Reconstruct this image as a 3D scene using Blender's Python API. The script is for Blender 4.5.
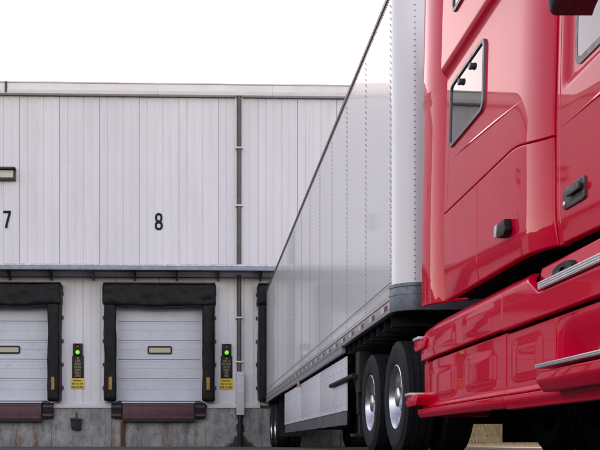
import bpy, bmesh, math, random
from mathutils import Vector, noise
random.seed(7)
R = math.radians
SC = bpy.context.scene
COL = SC.collection
for o in list(bpy.data.objects): bpy.data.objects.remove(o)

# ------------------------------------------------------------------ camera
F, VX, HY, H = 930.0, 203.7, 443.4, 0.088        # focal (px of 600), vanishing point, camera height
cam_d = bpy.data.cameras.new('camera'); cam = bpy.data.objects.new('camera', cam_d); COL.objects.link(cam)
cam.location = (0, 0, H); cam.rotation_euler = (R(90), 0, 0)
cam_d.sensor_width = 36; cam_d.lens = 36*F/600
cam_d.shift_x = (300-VX)/600; cam_d.shift_y = (HY-225)/600
cam_d.clip_start = 0.05; cam_d.clip_end = 3000
SC.camera = cam
# ------------------------------------------------------------------ sky, sun, exposure
SUN_EL, SUN_AZ = 14, 5         # sun low behind the warehouse, a little to the right of the view
w = bpy.data.worlds.new('World'); SC.world = w; w.use_nodes = True
nt = w.node_tree; bg = nt.nodes['Background']
sky = nt.nodes.new('ShaderNodeTexSky'); sky.sky_type = 'NISHITA'; sky.sun_disc = False
sky.sun_elevation = R(SUN_EL); sky.sun_rotation = R(SUN_AZ)
sky.air_density = 1.0; sky.dust_density = .35; sky.ozone_density = 1.0
nt.links.new(sky.outputs[0], bg.inputs[0]); bg.inputs[1].default_value = 0.15
sd = bpy.data.lights.new('sun', 'SUN'); sun = bpy.data.objects.new('sun', sd); COL.objects.link(sun)
sd.energy = 2.0; sd.angle = R(0.5); sd.color = (1, .95, .88)
el, az = R(SUN_EL), R(SUN_AZ)
sv = Vector((math.sin(az)*math.cos(el), math.cos(az)*math.cos(el), math.sin(el)))
sun.rotation_euler = sv.to_track_quat('Z', 'Y').to_euler(); sun.location = (0, 0, 40)
SC.view_settings.view_transform = 'Standard'; SC.view_settings.look = 'None'
SC.view_settings.exposure = 2.1; SC.view_settings.gamma = 1
SC.view_settings.use_white_balance = True; SC.view_settings.white_balance_temperature = 10000; SC.view_settings.white_balance_tint = 36   # the camera's open-shade white balance

# ------------------------------------------------------------------ materials
def newmat(name):
    m = bpy.data.materials.new(name); m.use_nodes = True
    nt = m.node_tree; return m, nt, nt.nodes['Principled BSDF']
def N(nt, t, **kw):
    n = nt.nodes.new(t)
    for k, v in kw.items(): setattr(n, k, v)
    return n
def mth(nt, op, a, b=None, clamp=False):
    n = N(nt, 'ShaderNodeMath', operation=op); n.use_clamp = clamp
    for i, v in enumerate((a, b)):
        if v is None: continue
        if isinstance(v, (int, float)): n.inputs[i].default_value = v
        else: nt.links.new(v, n.inputs[i])
    return n.outputs[0]
def mix(nt, fac, a, b):
    n = N(nt, 'ShaderNodeMix', data_type='RGBA')
    for s, v in ((0, fac), (6, a), (7, b)):
        if isinstance(v, (int, float)): n.inputs[s].default_value = v
        elif isinstance(v, tuple): n.inputs[s].default_value = (*v, 1)
        else: nt.links.new(v, n.inputs[s])
    return n.outputs[2]
def coords(nt, scale=(1, 1, 1)):
    g = N(nt, 'ShaderNodeNewGeometry'); mp = N(nt, 'ShaderNodeMapping'); mp.inputs[3].default_value = scale
    nt.links.new(g.outputs[0], mp.inputs[0]); return mp.outputs[0]
def nse(nt, vec, scale, detail=4, rough=.6):
    n = N(nt, 'ShaderNodeTexNoise'); n.inputs['Scale'].default_value = scale; n.inputs['Detail'].default_value = detail
    n.inputs['Roughness'].default_value = rough; nt.links.new(vec, n.inputs['Vector']); return n.outputs[0]
def rng(nt, v, a, b, c=0., d=1.):
    n = N(nt, 'ShaderNodeMapRange'); nt.links.new(v, n.inputs[0])
    for i, x in enumerate((a, b, c, d)): n.inputs[i+1].default_value = x
    return n.outputs[0]
def bump(nt, bsdf, h, strength, dist=.01):
    b = N(nt, 'ShaderNodeBump'); b.inputs['Strength'].default_value = strength; b.inputs['Distance'].default_value = dist
    nt.links.new(h, b.inputs['Height']); nt.links.new(b.outputs[0], bsdf.inputs['Normal'])
def mat(name, col, rough=.5, metal=0, coat=0, var=.15, vs=3, bmp=0, bs=40, stretch=(1, 1, 1), dirt=None, dcov=.6, rvar=.1, spec=None, emit=None, es=0):
    """procedural paint / metal / rubber: noisy colour and roughness, optional dirt colour and fine relief"""
    m, nt, b = newmat(name)
    v = coords(nt, stretch); n1 = nse(nt, v, vs)
    c = mix(nt, rng(nt, n1, .3, .7), tuple(x*(1-var) for x in col), tuple(min(1, x*(1+var)) for x in col))
    if dirt:
        n2 = nse(nt, v, vs*2.7, 6, .7); c = mix(nt, rng(nt, n2, dcov, dcov+.18, 0, .8), c, dirt)
    nt.links.new(c, b.inputs['Base Color'])
    n3 = nse(nt, v, vs*5, 5)
    nt.links.new(rng(nt, n3, .3, .7, max(.02, rough-rvar), min(1, rough+rvar)), b.inputs['Roughness'])
    b.inputs['Metallic'].default_value = metal
    if coat: b.inputs['Coat Weight'].default_value = coat; b.inputs['Coat Roughness'].default_value = .03
    if spec is not None: b.inputs['Specular IOR Level'].default_value = spec
    if bmp: bump(nt, b, nse(nt, v, bs, 3), bmp)
    if emit: b.inputs['Emission Color'].default_value = (*emit, 1); b.inputs['Emission Strength'].default_value = es
    return m
M = {}
m, nt, b = newmat('painted_wall_steel'); M['panel'] = m
v = coords(nt, (1.5, 1.5, .25)); v2 = coords(nt, (9, 9, .25)); v3 = coords(nt)
inf = N(nt, 'ShaderNodeObjectInfo')
c = mix(nt, inf.outputs['Random'], (.675, .655, .68), (.735, .715, .735))
c = mix(nt, rng(nt, nse(nt, v, 1.4, 6), .42, .72, 0, .55), c, (.60, .585, .60))
c = mix(nt, rng(nt, nse(nt, v2, 1.6, 7, .7), .56, .74, 0, .5), c, (.50, .475, .46))
c = mix(nt, rng(nt, nse(nt, v3, 17, 5, .8), .66, .72, 0, .45), c, (.40, .37, .35))
nt.links.new(c, b.inputs['Base Color']); nt.links.new(rng(nt, nse(nt, v3, 5, 4), .3, .7, .4, .6), b.inputs['Roughness'])
bump(nt, b, nse(nt, v, 2.2, 2), .15, .02)
M['trim'] = mat('pale_trim', (.68, .65, .66), .5, var=.06, vs=4, dirt=(.35, .32, .3), dcov=.66)
M['seamdark'] = mat('dark_core', (.10, .10, .11), .8)
M['coping'] = mat('coping_paint', (.80, .765, .745), .45, var=.06, vs=2, stretch=(1, 1, .4), dirt=(.42, .38, .36), dcov=.64)
M['canopy'] = mat('canopy_steel', (.22, .25, .31), .45, metal=.3, var=.2, vs=5, dirt=(.45, .45, .46), dcov=.6)
M['drip'] = mat('drip_edge', (.62, .62, .64), .5, var=.3, vs=9, dirt=(.10, .10, .11), dcov=.52)
M['vinyl'] = mat('black_vinyl', (.008, .0085, .010), .45, var=.4, vs=6, bmp=.3, bs=14, dirt=(.03, .03, .033), dcov=.62, spec=.15)
M['yellow'] = mat('worn_yellow', (.36, .20, .025), .55, var=.2, vs=14, dirt=(.10, .07, .03), dcov=.52)
M['doorsteel'] = mat('door_section_steel', (.54, .57, .62), .45, var=.05, vs=2.5, dirt=(.40, .385, .36), dcov=.58)
M['maroon'] = mat('maroon_steel', (.085, .022, .03), .5, var=.3, vs=6, dirt=(.03, .022, .022), dcov=.55)
M['black'] = mat('black_metal', (.012, .012, .013), .55, var=.3, vs=8, bmp=.05, spec=.3)
M['chassis'] = mat('chassis_grime', (.022, .021, .021), .75, var=.4, vs=6, dirt=(.05, .045, .04), dcov=.6, spec=.25)
M['rubber'] = mat('tyre_rubber', (.013, .0135, .016), .75, var=.3, vs=9, bmp=.15, bs=60, dirt=(.04, .038, .036), dcov=.58, spec=.25)
M['alu'] = mat('polished_aluminium', (.60, .61, .63), .3, metal=1, var=.15, vs=8, rvar=.1, dirt=(.22, .21, .2), dcov=.6)
M['alurough'] = mat('step_aluminium', (.62, .63, .66), .35, metal=.9, var=.1, vs=30, bmp=.3, bs=120)
M['rivet'] = mat('rivet_steel', (.20, .20, .21), .5, metal=.5)
M['raildark'] = mat('front_rail_steel', (.15, .18, .21), .45, metal=.4, var=.15, vs=6, dirt=(.06, .065, .07), dcov=.56)
M['rail'] = mat('side_rail_aluminium', (.36, .37, .40), .4, metal=.6, var=.15, vs=7, dirt=(.16, .16, .17), dcov=.58)
M['toprail'] = mat('top_rail_aluminium', (.16, .145, .14), .5, metal=.3, var=.1, vs=5)
M['tapered'] = mat('tape_red', (.26, .02, .03), .35, var=.1)
M['tapewhite'] = mat('tape_white', (.62, .62, .62), .35, var=.08)
M['amber'] = mat('amber_lens', (.7, .18, .03), .25, coat=.5)
M['skirt'] = mat('skirt_white', (.68, .70, .74), .35, var=.05, vs=2, dirt=(.42, .43, .46), dcov=.60)
M['flap'] = mat('skirt_flap', (.085, .09, .10), .55, var=.2, vs=5)
M['olive'] = mat('olive_pipe', (.075, .082, .065), .5, var=.2, vs=4)
M['navy'] = mat('navy_vinyl_digit', (.010, .014, .032), .7, spec=.15)
M['fixture'] = mat('bronze_fixture', (.045, .04, .035), .5)
M['diffuser'] = mat('cream_diffuser', (.50, .46, .38), .4)
M['signtan'] = mat('faded_tan_ink', (.34, .25, .15), .6, var=.25, vs=20)
M['signyellow'] = mat('yellow_sign', (.80, .55, .05), .5, var=.1, vs=12)
M['ink'] = mat('sign_ink', (.05, .04, .02), .6)
M['green'] = mat('green_lamp', (.05, .5, .05), .3, emit=(.03, 1, .06), es=.18)
M['redlamp'] = mat('red_lamp_off', (.16, .02, .025), .3, coat=.5)
M['mirrorshell'] = mat('dark_mirror_plastic', (.03, .027, .028), .5, var=.2, vs=5, bmp=.1, bs=90)
M['windowframe'] = mat('window_gasket', (.11, .11, .12), .4)
M['plate'] = mat('grey_guard', (.52, .54, .58), .5, var=.08, vs=6, dirt=(.33, .33, .35), dcov=.63)
M['rust'] = mat('rusted_steel', (.10, .04, .018), .85, var=.5, vs=9, dirt=(.03, .02, .017), dcov=.52, bmp=.3)
M['brightseal'] = mat('tread_edge', (.02, .02, .02), .6)

def glassmat(name, col, rough=.02):
    m, nt, b = newmat(name); b.inputs['Base Color'].default_value = (*col, 1)
    b.inputs['Roughness'].default_value = rough; b.inputs['Specular IOR Level'].default_value = .8
    v = coords(nt); bump(nt, b, nse(nt, v, 1.3, 1), .02); return m
M['glass'] = glassmat('tinted_glass', (.02, .025, .03))
M['visionglass'] = glassmat('tan_reflection_glass', (.33, .28, .22), .15)  # tan reflection put into the pane's base colour

# red clear-coated paint
m, nt, b = newmat('red_truck_paint'); M['red'] = m
v = coords(nt); n1 = nse(nt, v, 1.7, 3)
c = mix(nt, rng(nt, n1, .3, .7), (.82, .001, .030), (.88, .002, .038))
film = mth(nt, 'MULTIPLY', rng(nt, nse(nt, v, 2.3, 6, .7), .45, .8), rng(nt, nse(nt, v, 130, 3, .8), .5, .75))
c = mix(nt, mth(nt, 'MULTIPLY', film, .25), c, (.32, .20, .19))          # thin uneven road film, specks
nt.links.new(c, b.inputs['Base Color'])
b.inputs['Roughness'].default_value = .4; b.inputs['Specular IOR Level'].default_value = .03
b.inputs['Coat Weight'].default_value = .55
nt.links.new(rng(nt, nse(nt, v, 4, 6, .7), .4, .75, .008, .05), b.inputs['Coat Roughness'])
bp = mth(nt, 'ADD', nse(nt, v, 2.2, 2), mth(nt, 'MULTIPLY', nse(nt, v, 190, 1), .006))
bump(nt, b, bp, .03, .02)
# trailer skin: white paint, slightly wavy gloss
m, nt, b = newmat('white_trailer_skin'); M['skin'] = m
v = coords(nt); vz = coords(nt, (1, 1, .05))
inf = N(nt, 'ShaderNodeObjectInfo')
c = mix(nt, inf.outputs['Random'], (.80, .79, .80), (.83, .82, .825))
c = mix(nt, rng(nt, nse(nt, vz, 7, 4, .6), .55, .8, 0, .35), c, (.68, .67, .68))
nt.links.new(c, b.inputs['Base Color']); b.inputs['Roughness'].default_value = .3
b.inputs['Coat Weight'].default_value = .45; b.inputs['Coat Roughness'].default_value = .05
bump(nt, b, nse(nt, v, 1.1, 0), .06, .02)
# ------------------------------------------------------------------ mesh helpers
class MB:
    def __init__(s): s.v = []; s.f = []
    def add(s, vs, fs):
        k = len(s.v); s.v += [tuple(p) for p in vs]; s.f += [tuple(i+k for i in f) for f in fs]; return s
    def box(s, x0, x1, y0, y1, z0, z1):
        x0, x1 = sorted((x0, x1)); y0, y1 = sorted((y0, y1)); z0, z1 = sorted((z0, z1))
        return s.add([(x0,y0,z0),(x1,y0,z0),(x1,y1,z0),(x0,y1,z0),(x0,y0,z1),(x1,y0,z1),(x1,y1,z1),(x0,y1,z1)],
                     [(0,3,2,1),(4,5,6,7),(0,1,5,4),(1,2,6,5),(2,3,7,6),(3,0,4,7)])
    def prism(s, poly, axis, a, b):
        """extrude a 2-D polygon along axis from a to b; poly is in the two other axes in xyz order"""
        n = len(poly); P = []
        for t in (a, b):
            for (p, q) in poly:
                P.append({'x': (t, p, q), 'y': (p, t, q), 'z': (p, q, t)}[axis])
        return s.add(P, [tuple(range(n))[::-1], tuple(range(n, 2*n))] + [(i, (i+1) % n, n+(i+1) % n, n+i) for i in range(n)])
    def tube(s, path, r, seg=8, cap=True):
        path = [Vector(p) for p in path]; n = len(path); rings = []
        for i, p in enumerate(path):
            d = (path[min(i+1, n-1)]-path[max(i-1, 0)]).normalized()
            up = Vector((0, 0, 1)) if abs(d.z) < .9 else Vector((1, 0, 0))
            a = d.cross(up).normalized(); b = a.cross(d)
            rr = r[i] if isinstance(r, (list, tuple)) else r
            rings.append([p + a*rr*math.cos(t) + b*rr*math.sin(t) for t in [2*math.pi*k/seg for k in range(seg)]])
        vs = [q for ring in rings for q in ring]
        fs = [(i*seg+k, i*seg+(k+1) % seg, (i+1)*seg+(k+1) % seg, (i+1)*seg+k) for i in range(n-1) for k in range(seg)]
        if cap: fs += [tuple(range(seg))[::-1], tuple((n-1)*seg+k for k in range(seg))]
        return s.add(vs, fs)
    def lathe_x(s, prof, seg, c=(0, 0, 0), mod=None):
        """profile [(x, r)] turned about the X axis"""
        vs = []
        for k in range(seg):
            t = 2*math.pi*k/seg
            for j, (x, r) in enumerate(prof):
                rr = r + (mod(k, j) if mod else 0)
                vs.append((c[0]+x, c[1]+rr*math.cos(t), c[2]+rr*math.sin(t)))
        n = len(prof)
        fs = [(k*n+j, k*n+j+1, ((k+1) % seg)*n+j+1, ((k+1) % seg)*n+j) for k in range(seg) for j in range(n-1)]
        return s.add(vs, fs)
    def build(s, name, m, parent=None, smooth=False, bevel=0, seg=2, shade_angle=None, loc=None):
        me = bpy.data.meshes.new(name)
        me.from_pydata(s.v, [], s.f); me.update()
        bm = bmesh.new(); bm.from_mesh(me)
        bmesh.ops.recalc_face_normals(bm, faces=bm.faces)
        if bevel: bmesh.ops.bevel(bm, geom=[e for e in bm.edges if len(e.link_faces) == 2 and e.calc_face_angle(0) > .5],
                                  offset=bevel, segments=seg, affect='EDGES', profile=.6)
        bm.to_mesh(me); bm.free()
        if smooth or bevel:
            for p in me.polygons: p.use_smooth = True
            me.set_sharp_from_angle(angle=shade_angle if shade_angle else R(40))
        if m is not None: me.materials.append(m if not isinstance(m, str) else M[m])
        return link(name, me, parent, loc)
def link(name, me, parent=None, loc=None):
    o = bpy.data.objects.new(name, me); COL.objects.link(o)
    if parent is not None: o.parent = parent
    if loc is not None: o.location = loc
    return o
def empty(name, loc=(0, 0, 0), rz=0):
    o = bpy.data.objects.new(name, None); COL.objects.link(o); o.location = loc; o.rotation_euler = (0, 0, rz); o.empty_display_size = .2
    return o
def tag(o, label, cat=None, group=None, kind=None):
    if label: o['label'] = label
    if cat: o['category'] = cat
    if group: o['group'] = group
    if kind: o['kind'] = kind
    return o
def soft_box(x0, x1, y0, y1, z0, z1, n, amp, freq, fold=None, rad=.04, seed=0):
    """subdivided box with rounded edges, wrinkled by noise: padded vinyl"""
    bm = bmesh.new(); bmesh.ops.create_cube(bm, size=1)
    c = Vector(((x0+x1)/2, (y0+y1)/2, (z0+z1)/2)); d = Vector((x1-x0, y1-y0, z1-z0))
    for vv in bm.verts: vv.co = Vector((vv.co.x*d.x, vv.co.y*d.y, vv.co.z*d.z))+c
    for ax in range(3):
        for i in range(1, n[ax]):
            co = c.copy(); co[ax] = (x0, y0, z0)[ax]+d[ax]*i/n[ax]; no = Vector((0, 0, 0)); no[ax] = 1
            bmesh.ops.bisect_plane(bm, geom=bm.verts[:]+bm.edges[:]+bm.faces[:], plane_co=co, plane_no=no)
    for vv in bm.verts:
        p = vv.co; q = Vector([max(-d[i]/2+rad, min(d[i]/2-rad, p[i]-c[i])) for i in range(3)]); e = (p-c)-q
        if e.length > 1e-6: p = c+q+e.normalized()*min(rad, e.length)
        nv = noise.noise_vector(Vector((p.x*freq[0]+seed, p.y*freq[1], p.z*freq[2])))
        nv2 = noise.noise_vector(Vector((p.x*freq[0]*2.7+seed, p.y*freq[1]*2.7, p.z*freq[2]*2.7)))
        p = p+(nv+nv2*.45)*amp
        if fold: p = fold(p)
        vv.co = p
    mb = MB(); bm.verts.index_update(); mb.v = [tuple(vv.co) for vv in bm.verts]; mb.f = [tuple(vv.index for vv in f.verts) for f in bm.faces]; bm.free()
    return mb

def sm_(t): return t*t*(3-2*t)
# ------------------------------------------------------------------ the ground
m, nt, b = newmat('worn_yard_concrete'); v = coords(nt)
n1 = nse(nt, v, .35, 6); n2 = nse(nt, v, 5, 8, .75); n3 = nse(nt, v, 60, 3)
c = mix(nt, rng(nt, n1, .35, .65), (.07, .07, .073), (.105, .104, .105)); c = mix(nt, rng(nt, n2, .52, .68, 0, .55), c, (.05, .05, .052))
nt.links.new(c, b.inputs['Base Color']); b.inputs['Roughness'].default_value = .9; b.inputs['Specular IOR Level'].default_value = .08; bump(nt, b, n3, .5, .006)
mb = MB(); g = 60
mb.add([(-900, -900, 0), (900, -900, 0), (900, 900, 0), (-900, 900, 0)], [(0, 1, 2, 3)])
tag(mb.build('ground', m), 'grey worn concrete yard in front of the docks', None, None, 'structure')
# unseen wooded ridge, added to block horizon glow (mirrored low in paint and glass)
m, nt, b = newmat('blocker_woodland'); v = coords(nt)
c = mix(nt, rng(nt, nse(nt, v, .09, 8, .7), .35, .65), (.018, .024, .014), (.04, .046, .028)); nt.links.new(c, b.inputs['Base Color']); b.inputs['Roughness'].default_value = .95
mb = MB(); na, nr_ = 174, 10; pts = []
for i in range(na+1):
    t = R(116+260*i/na)
    for j in range(nr_+1):
        rr_ = 130+9*j; f = j/nr_
        hgt = (27+7*noise.noise(Vector((math.cos(t)*3, math.sin(t)*3, 1))))*sm_(f)
        pts.append((rr_*math.cos(t), rr_*math.sin(t), -.1+hgt))
mb.add(pts, [(i*(nr_+1)+j, (i+1)*(nr_+1)+j, (i+1)*(nr_+1)+j+1, i*(nr_+1)+j+1) for i in range(na) for j in range(nr_)])
tag(mb.build('horizon_blocker', m, smooth=True), None, None, None, 'structure')
# dry grass bank beyond the right end of the warehouse, seen under the truck
m, nt, b = newmat('dry_grass'); v = coords(nt)
c = mix(nt, rng(nt, nse(nt, v, 1.4, 6), .35, .65), (.30, .22, .10), (.18, .14, .06)); nt.links.new(c, b.inputs['Base Color']); b.inputs['Roughness'].default_value = .9
mb = MB(); nx, ny = 40, 24
pts = []
def bank_z(x, y):
    t = max(0, min(1, (y-27)/5)); return .008+1.3*t*t*(3-2*t)+.10*noise.noise(Vector((x*.7, y*.7, 3)))*min(1, t*4)
for j in range(ny+1):
    for i in range(nx+1):
        x, y = 7.3+28*i/nx, 27+20*j/ny
        pts.append((x, y, bank_z(x, y)))
mb.add(pts, [(j*(nx+1)+i, j*(nx+1)+i+1, (j+1)*(nx+1)+i+1, (j+1)*(nx+1)+i) for j in range(ny) for i in range(nx)])
tag(mb.build('grass_bank', m, smooth=True), 'bank of dry yellow grass seen under the truck', None, None, 'structure')
mb = MB()
for i in range(9000):
    x = random.uniform(7.5, 20); y = random.uniform(27.4, 33); z = bank_z(x, y)-.03
    a = random.uniform(0, 6.28); hh = random.uniform(.12, .4); wd = .012; lx, ly = random.uniform(-.12, .12), random.uniform(-.12, .12)
    mb.add([(x-wd*math.cos(a), y-wd*math.sin(a), z), (x+wd*math.cos(a), y+wd*math.sin(a), z), (x+lx, y+ly, z+hh)], [(0, 1, 2)])
tag(mb.build('dry_grass', m), 'dry yellow grass blades on the bank beyond the docks', 'grass', None, 'stuff')

# ------------------------------------------------------------------ the warehouse (local x along the facade, -y outward)
TH, D0 = R(1.64), 24.77
TT, CT = math.tan(TH), math.cos(TH)
def wx(px, yo=0): a = (px-VX)/F; return a*D0/(1-a*TT)/CT
def wz(px, py): a = (px-VX)/F; Y = D0+a*D0/(1-a*TT)*TT; return H+(HY-py)*Y/F
def wz0(py): return wz(150, py)
XL, XR = -9.2, 7.0                     # the ends of the building
house = empty('warehouse', (0, D0, 0), TH)
tag(house, 'white ribbed steel warehouse with truck docks behind the red truck', 'building')
def facade_thing(name, px, z=0): return empty(name, (wx(px)*CT, D0+wx(px)*CT*TT, z), TH)
def loc_build(mb, name, m, t, px, z=0, **k):
    """mesh given in facade coordinates, re-based to the thing's own origin"""
    ox = wx(px); mb.v = [(x-ox, y, zz-z) for (x, y, zz) in mb.v]; return mb.build(name, m, t, **k)

ZT, ZU, ZL = 9.28, 4.62, 1.10
mb = MB(); mb.box(XL, XR, .065, 16, .02, ZT+.02); mb.build('core_wall', 'seamdark', house)
mb = MB(); mb.box(XL-.05, XL-.002, .02, 15.9, .02, ZT); mb.build('end_wall', 'panel', house)
mb = MB(); mb.box(XR+.002, XR+.05, .02, 15.9, .02, ZT); mb.build('end_wall', 'panel', house)
def panel_mesh(wd, z0, z1, ribs=5, gr=.014):
    """ribbed sheet: flat with narrow grooves, profile in x extruded in z"""
    prof = [(0.004, .05), (0.004, .006), (.010, 0)]
    for k in range(1, ribs):
        x = wd*k/ribs; wgr = .013
        if k % 2: prof += [(x-wgr, 0), (x-wgr*.4, gr), (x+wgr*.4, gr), (x+wgr, 0)]
        else: prof += [(x-wgr*1.9, 0), (x-wgr*1.5, -gr*.8), (x+wgr*1.5, -gr*.8), (x+wgr*1.9, 0)]
    prof += [(wd-.010, 0), (wd-.004, .006), (wd-.004, .05)]
    n = len(prof); v = [(x, y, z) for z in (z0, z1) for (x, y) in prof]
    return MB().add(v, [(i, i+1, n+i+1, n+i) for i in range(n-1)] + [tuple(range(n)), tuple(range(n, 2*n))[::-1]])
def panel(px0, px1, z0, z1, ribs):
    x0, x1 = (px0, px1)
    return panel_mesh(x1-x0, z0, z1, ribs).build('wall_panel', 'panel', house, loc=(x0, random.uniform(-.003, .003), 0))
pw = wx(59.5)-wx(19.5)
seams = [wx(19.5)+pw*k for k in range(-12, 14)]
seams = [XL] + [s for s in seams if XL+.2 < s < XR-.2] + [XR]
first = None
for a, c in zip(seams, seams[1:]):
    if first is not None and abs(c-a-pw) < 1e-4:
        link('wall_panel', first.data, house, (a, random.uniform(-.004, .004), 0))
    else:
        o = panel(a, c, ZU, ZT, 5)
        if abs(c-a-pw) < 1e-4: first = o
DOORS = [(-37+5.5, 50), (116, 203), (269, 357)]           # three openings, px at the facade
OPZ = wz0(299)
lows = [(XL, wx(-170)), (wx(-170), wx(-130)), (wx(-130), wx(-90)), (wx(-90), wx(-60)), (wx(-60), wx(-31.5)), (wx(50), wx(83)), (wx(83), wx(116)), (wx(203), wx(236)), (wx(236), wx(269)), (wx(357), wx(395)), (wx(395), XR)]
for a, c in lows: panel(a, c, ZL, ZU-.13, max(3, round((c-a)/.21)))
for d0, d1 in DOORS:
    for k in range(2):
        a = wx(d0+(d1-d0)*k/2); c = wx(d0+(d1-d0)*(k+1)/2); panel(a, c, OPZ, ZU-.13, 5)
# concrete foundation: one cast section per bay
m, nt, b = newmat('stained_concrete'); M['concrete'] = m; v = coords(nt); vs_ = coords(nt, (1, 1, .3))
n1 = nse(nt, v, 2.2, 8, .7); n2 = nse(nt, vs_, 6, 6, .7); n3 = nse(nt, v, 40, 4); n4 = nse(nt, v, 9, 6, .75)
c = mix(nt, rng(nt, n1, .35, .65), (.20, .205, .20), (.38, .38, .365))
c = mix(nt, rng(nt, n2,   .47, .66, 0, .7), c, (.10, .105, .11))
c = mix(nt, rng(nt, n4, .57, .65, 0, .7), c, (.08, .075, .075))
geo = N(nt, 'ShaderNodeNewGeometry'); sep = N(nt, 'ShaderNodeSeparateXYZ'); nt.links.new(geo.outputs[0], sep.inputs[0])
rust = None
for px, wd, amt in ((123.5, .13, 1.6), (167, .22, .9), (196, .10, .9), (17, .16, .9), (36, .12, 1.2), (113, .12, .9)):
    X = wx(px)*CT
    d = mth(nt, 'DIVIDE', mth(nt, 'ABSOLUTE', mth(nt, 'SUBTRACT', sep.outputs[0], X)), wd)
    g1 = mth(nt, 'MULTIPLY', mth(nt, 'SUBTRACT', 1., d, True), amt)
    rust = g1 if rust is None else mth(nt, 'MAXIMUM', rust, g1)
rust = mth(nt, 'MULTIPLY', rust, rng(nt, nse(nt, vs_, 14, 6, .7), .38, .62), True)
c = mix(nt, rust, c, (.19, .075, .022))
X = wx(240)*CT                        # black drain stain under the pipe guard
zf = mth(nt, 'MAXIMUM', mth(nt, 'MULTIPLY', mth(nt, 'SUBTRACT', .30, sep.outputs[2]), 1.0), 0)
wdn = mth(nt, 'ADD', mth(nt, 'ADD', .10, zf), mth(nt, 'MULTIPLY', mth(nt, 'SUBTRACT', nse(nt, v, 5, 4), .5), .4))
d = mth(nt, 'DIVIDE', mth(nt, 'ABSOLUTE', mth(nt, 'SUBTRACT', sep.outputs[0], X)), wdn)
c = mix(nt, rng(nt, d, .75, 1.15, .93, 0), c, (.018, .02, .02))
nt.links.new(c, b.inputs['Base Color']); b.inputs['Roughness'].default_value = .8
bump(nt, b, mth(nt, 'ADD', n3, mth(nt, 'MULTIPLY', n4, 1.5)), .5, .012)
fz = wz0(408); cuts = [XL, wx(-110), wx(-52), wx(52), wx(112), wx(206), wx(262), wx(290), wx(340), wx(395), XR]
for a, c_ in zip(cuts, cuts[1:]):
    top = fz+(0 if (a >= wx(52)-.01 and c_ <= wx(112)+.01) or (a >= wx(206)-.01 and c_ <= wx(262)+.01) or a > wx(350) or c_ < wx(-50) else -.02)
    MB().box(a+.004, c_-.004, -.03+random.uniform(-.006, .004), .06, -.1, top).build('foundation_section', 'concrete', house, bevel=.008)
# sill ledge over the concrete, between the docks
for a, c_ in ((XL, wx(-60)), (wx(53), wx(112)), (wx(207), wx(260)), (wx(366), XR)):
    MB().prism([(-.075, fz), (-.075, fz+.10), (-.045, fz+.135), (.055, fz+.15), (.055, fz)], 'x', a, c_).build('sill_ledge', 'trim', house, bevel=.006)
# eaves coping in sections, with a dark splice and a drip lip
js = [XL-.1, wx(-70), wx(7), wx(158), wx(272), wx(390), XR+.1]
for i, (a, c_) in enumerate(zip(js, js[1:])):
    z0, z1 = wz0(95.0), wz0(84.6)
    cp = MB().prism([(-.16, z0), (-.16, z1-.02), (-.13, z1), (.3, z1), (.3, z0-.1), (.066, z0-.1), (.066, z0), (-.145, z0)], 'x', a+.0015, c_-.0015).build('coping_section', 'coping', house, bevel=.006)
    MB().box(a+.004, c_-.004, -.185, -.1605, z1-.045, z1-.01).build('coping_rim', 'trim', cp)
    MB().prism([(-.175, z0+.015), (-.175, z0+.05), (-.1603, z0+.05), (-.1603, z0-.02), (-.02, z0-.02), (-.02, z0-.045), (-.17, z0-.045)], 'x', a+.004, c_-.004).build('drip_lip', 'trim', cp)
MB().box(XL, XR, -.12, .2, wz0(94), wz0(85.2)).build('coping_core', 'trim', house)
MB().box(wx(6), wx(8.2), -.19, -.155, wz0(96), wz0(85.2)).build('coping_splice', 'fixture', house, bevel=.004)
# canopy ledge over the docks
cz = wz0(275.5)
MB().prism([(-.80, cz), (-.80, cz+.11), (-.76, cz+.13), (.06, cz+.17), (.06, cz+.10), (-.77, cz+.08), (-.77, cz)], 'x', XL, XR).build('canopy', 'canopy', house, bevel=.004)
can = [o for o in house.children if o.name.startswith('canopy')][0]
MB().prism([(-.812, cz+.105), (-.812, cz+.145), (-.74, cz+.165), (-.74, cz+.137), (-.8025, cz+.118), (-.8025, cz+.105)], 'x', XL, XR).build('drip_edge', 'drip', can)
MB().box(XL, XR, -.03, -.006, cz-.04, cz+.09).build('wall_angle', 'trim', can)
px = 10.5; br = None
for k in range(-4, 7):
    p = px+41.6*k
    if wx(p) < XL+.2: continue
    if br is None:
        br = MB().prism([(-.76, cz+.075), (-.006, cz+.075), (-.006, cz-.15), (-.06, cz-.15)], 'x', -.022, .022).build('bracket', 'fixture', can, loc=(wx(p), 0, 0), bevel=.005)
    else: link('bracket', br.data, can, (wx(p), 0, 0))
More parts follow.
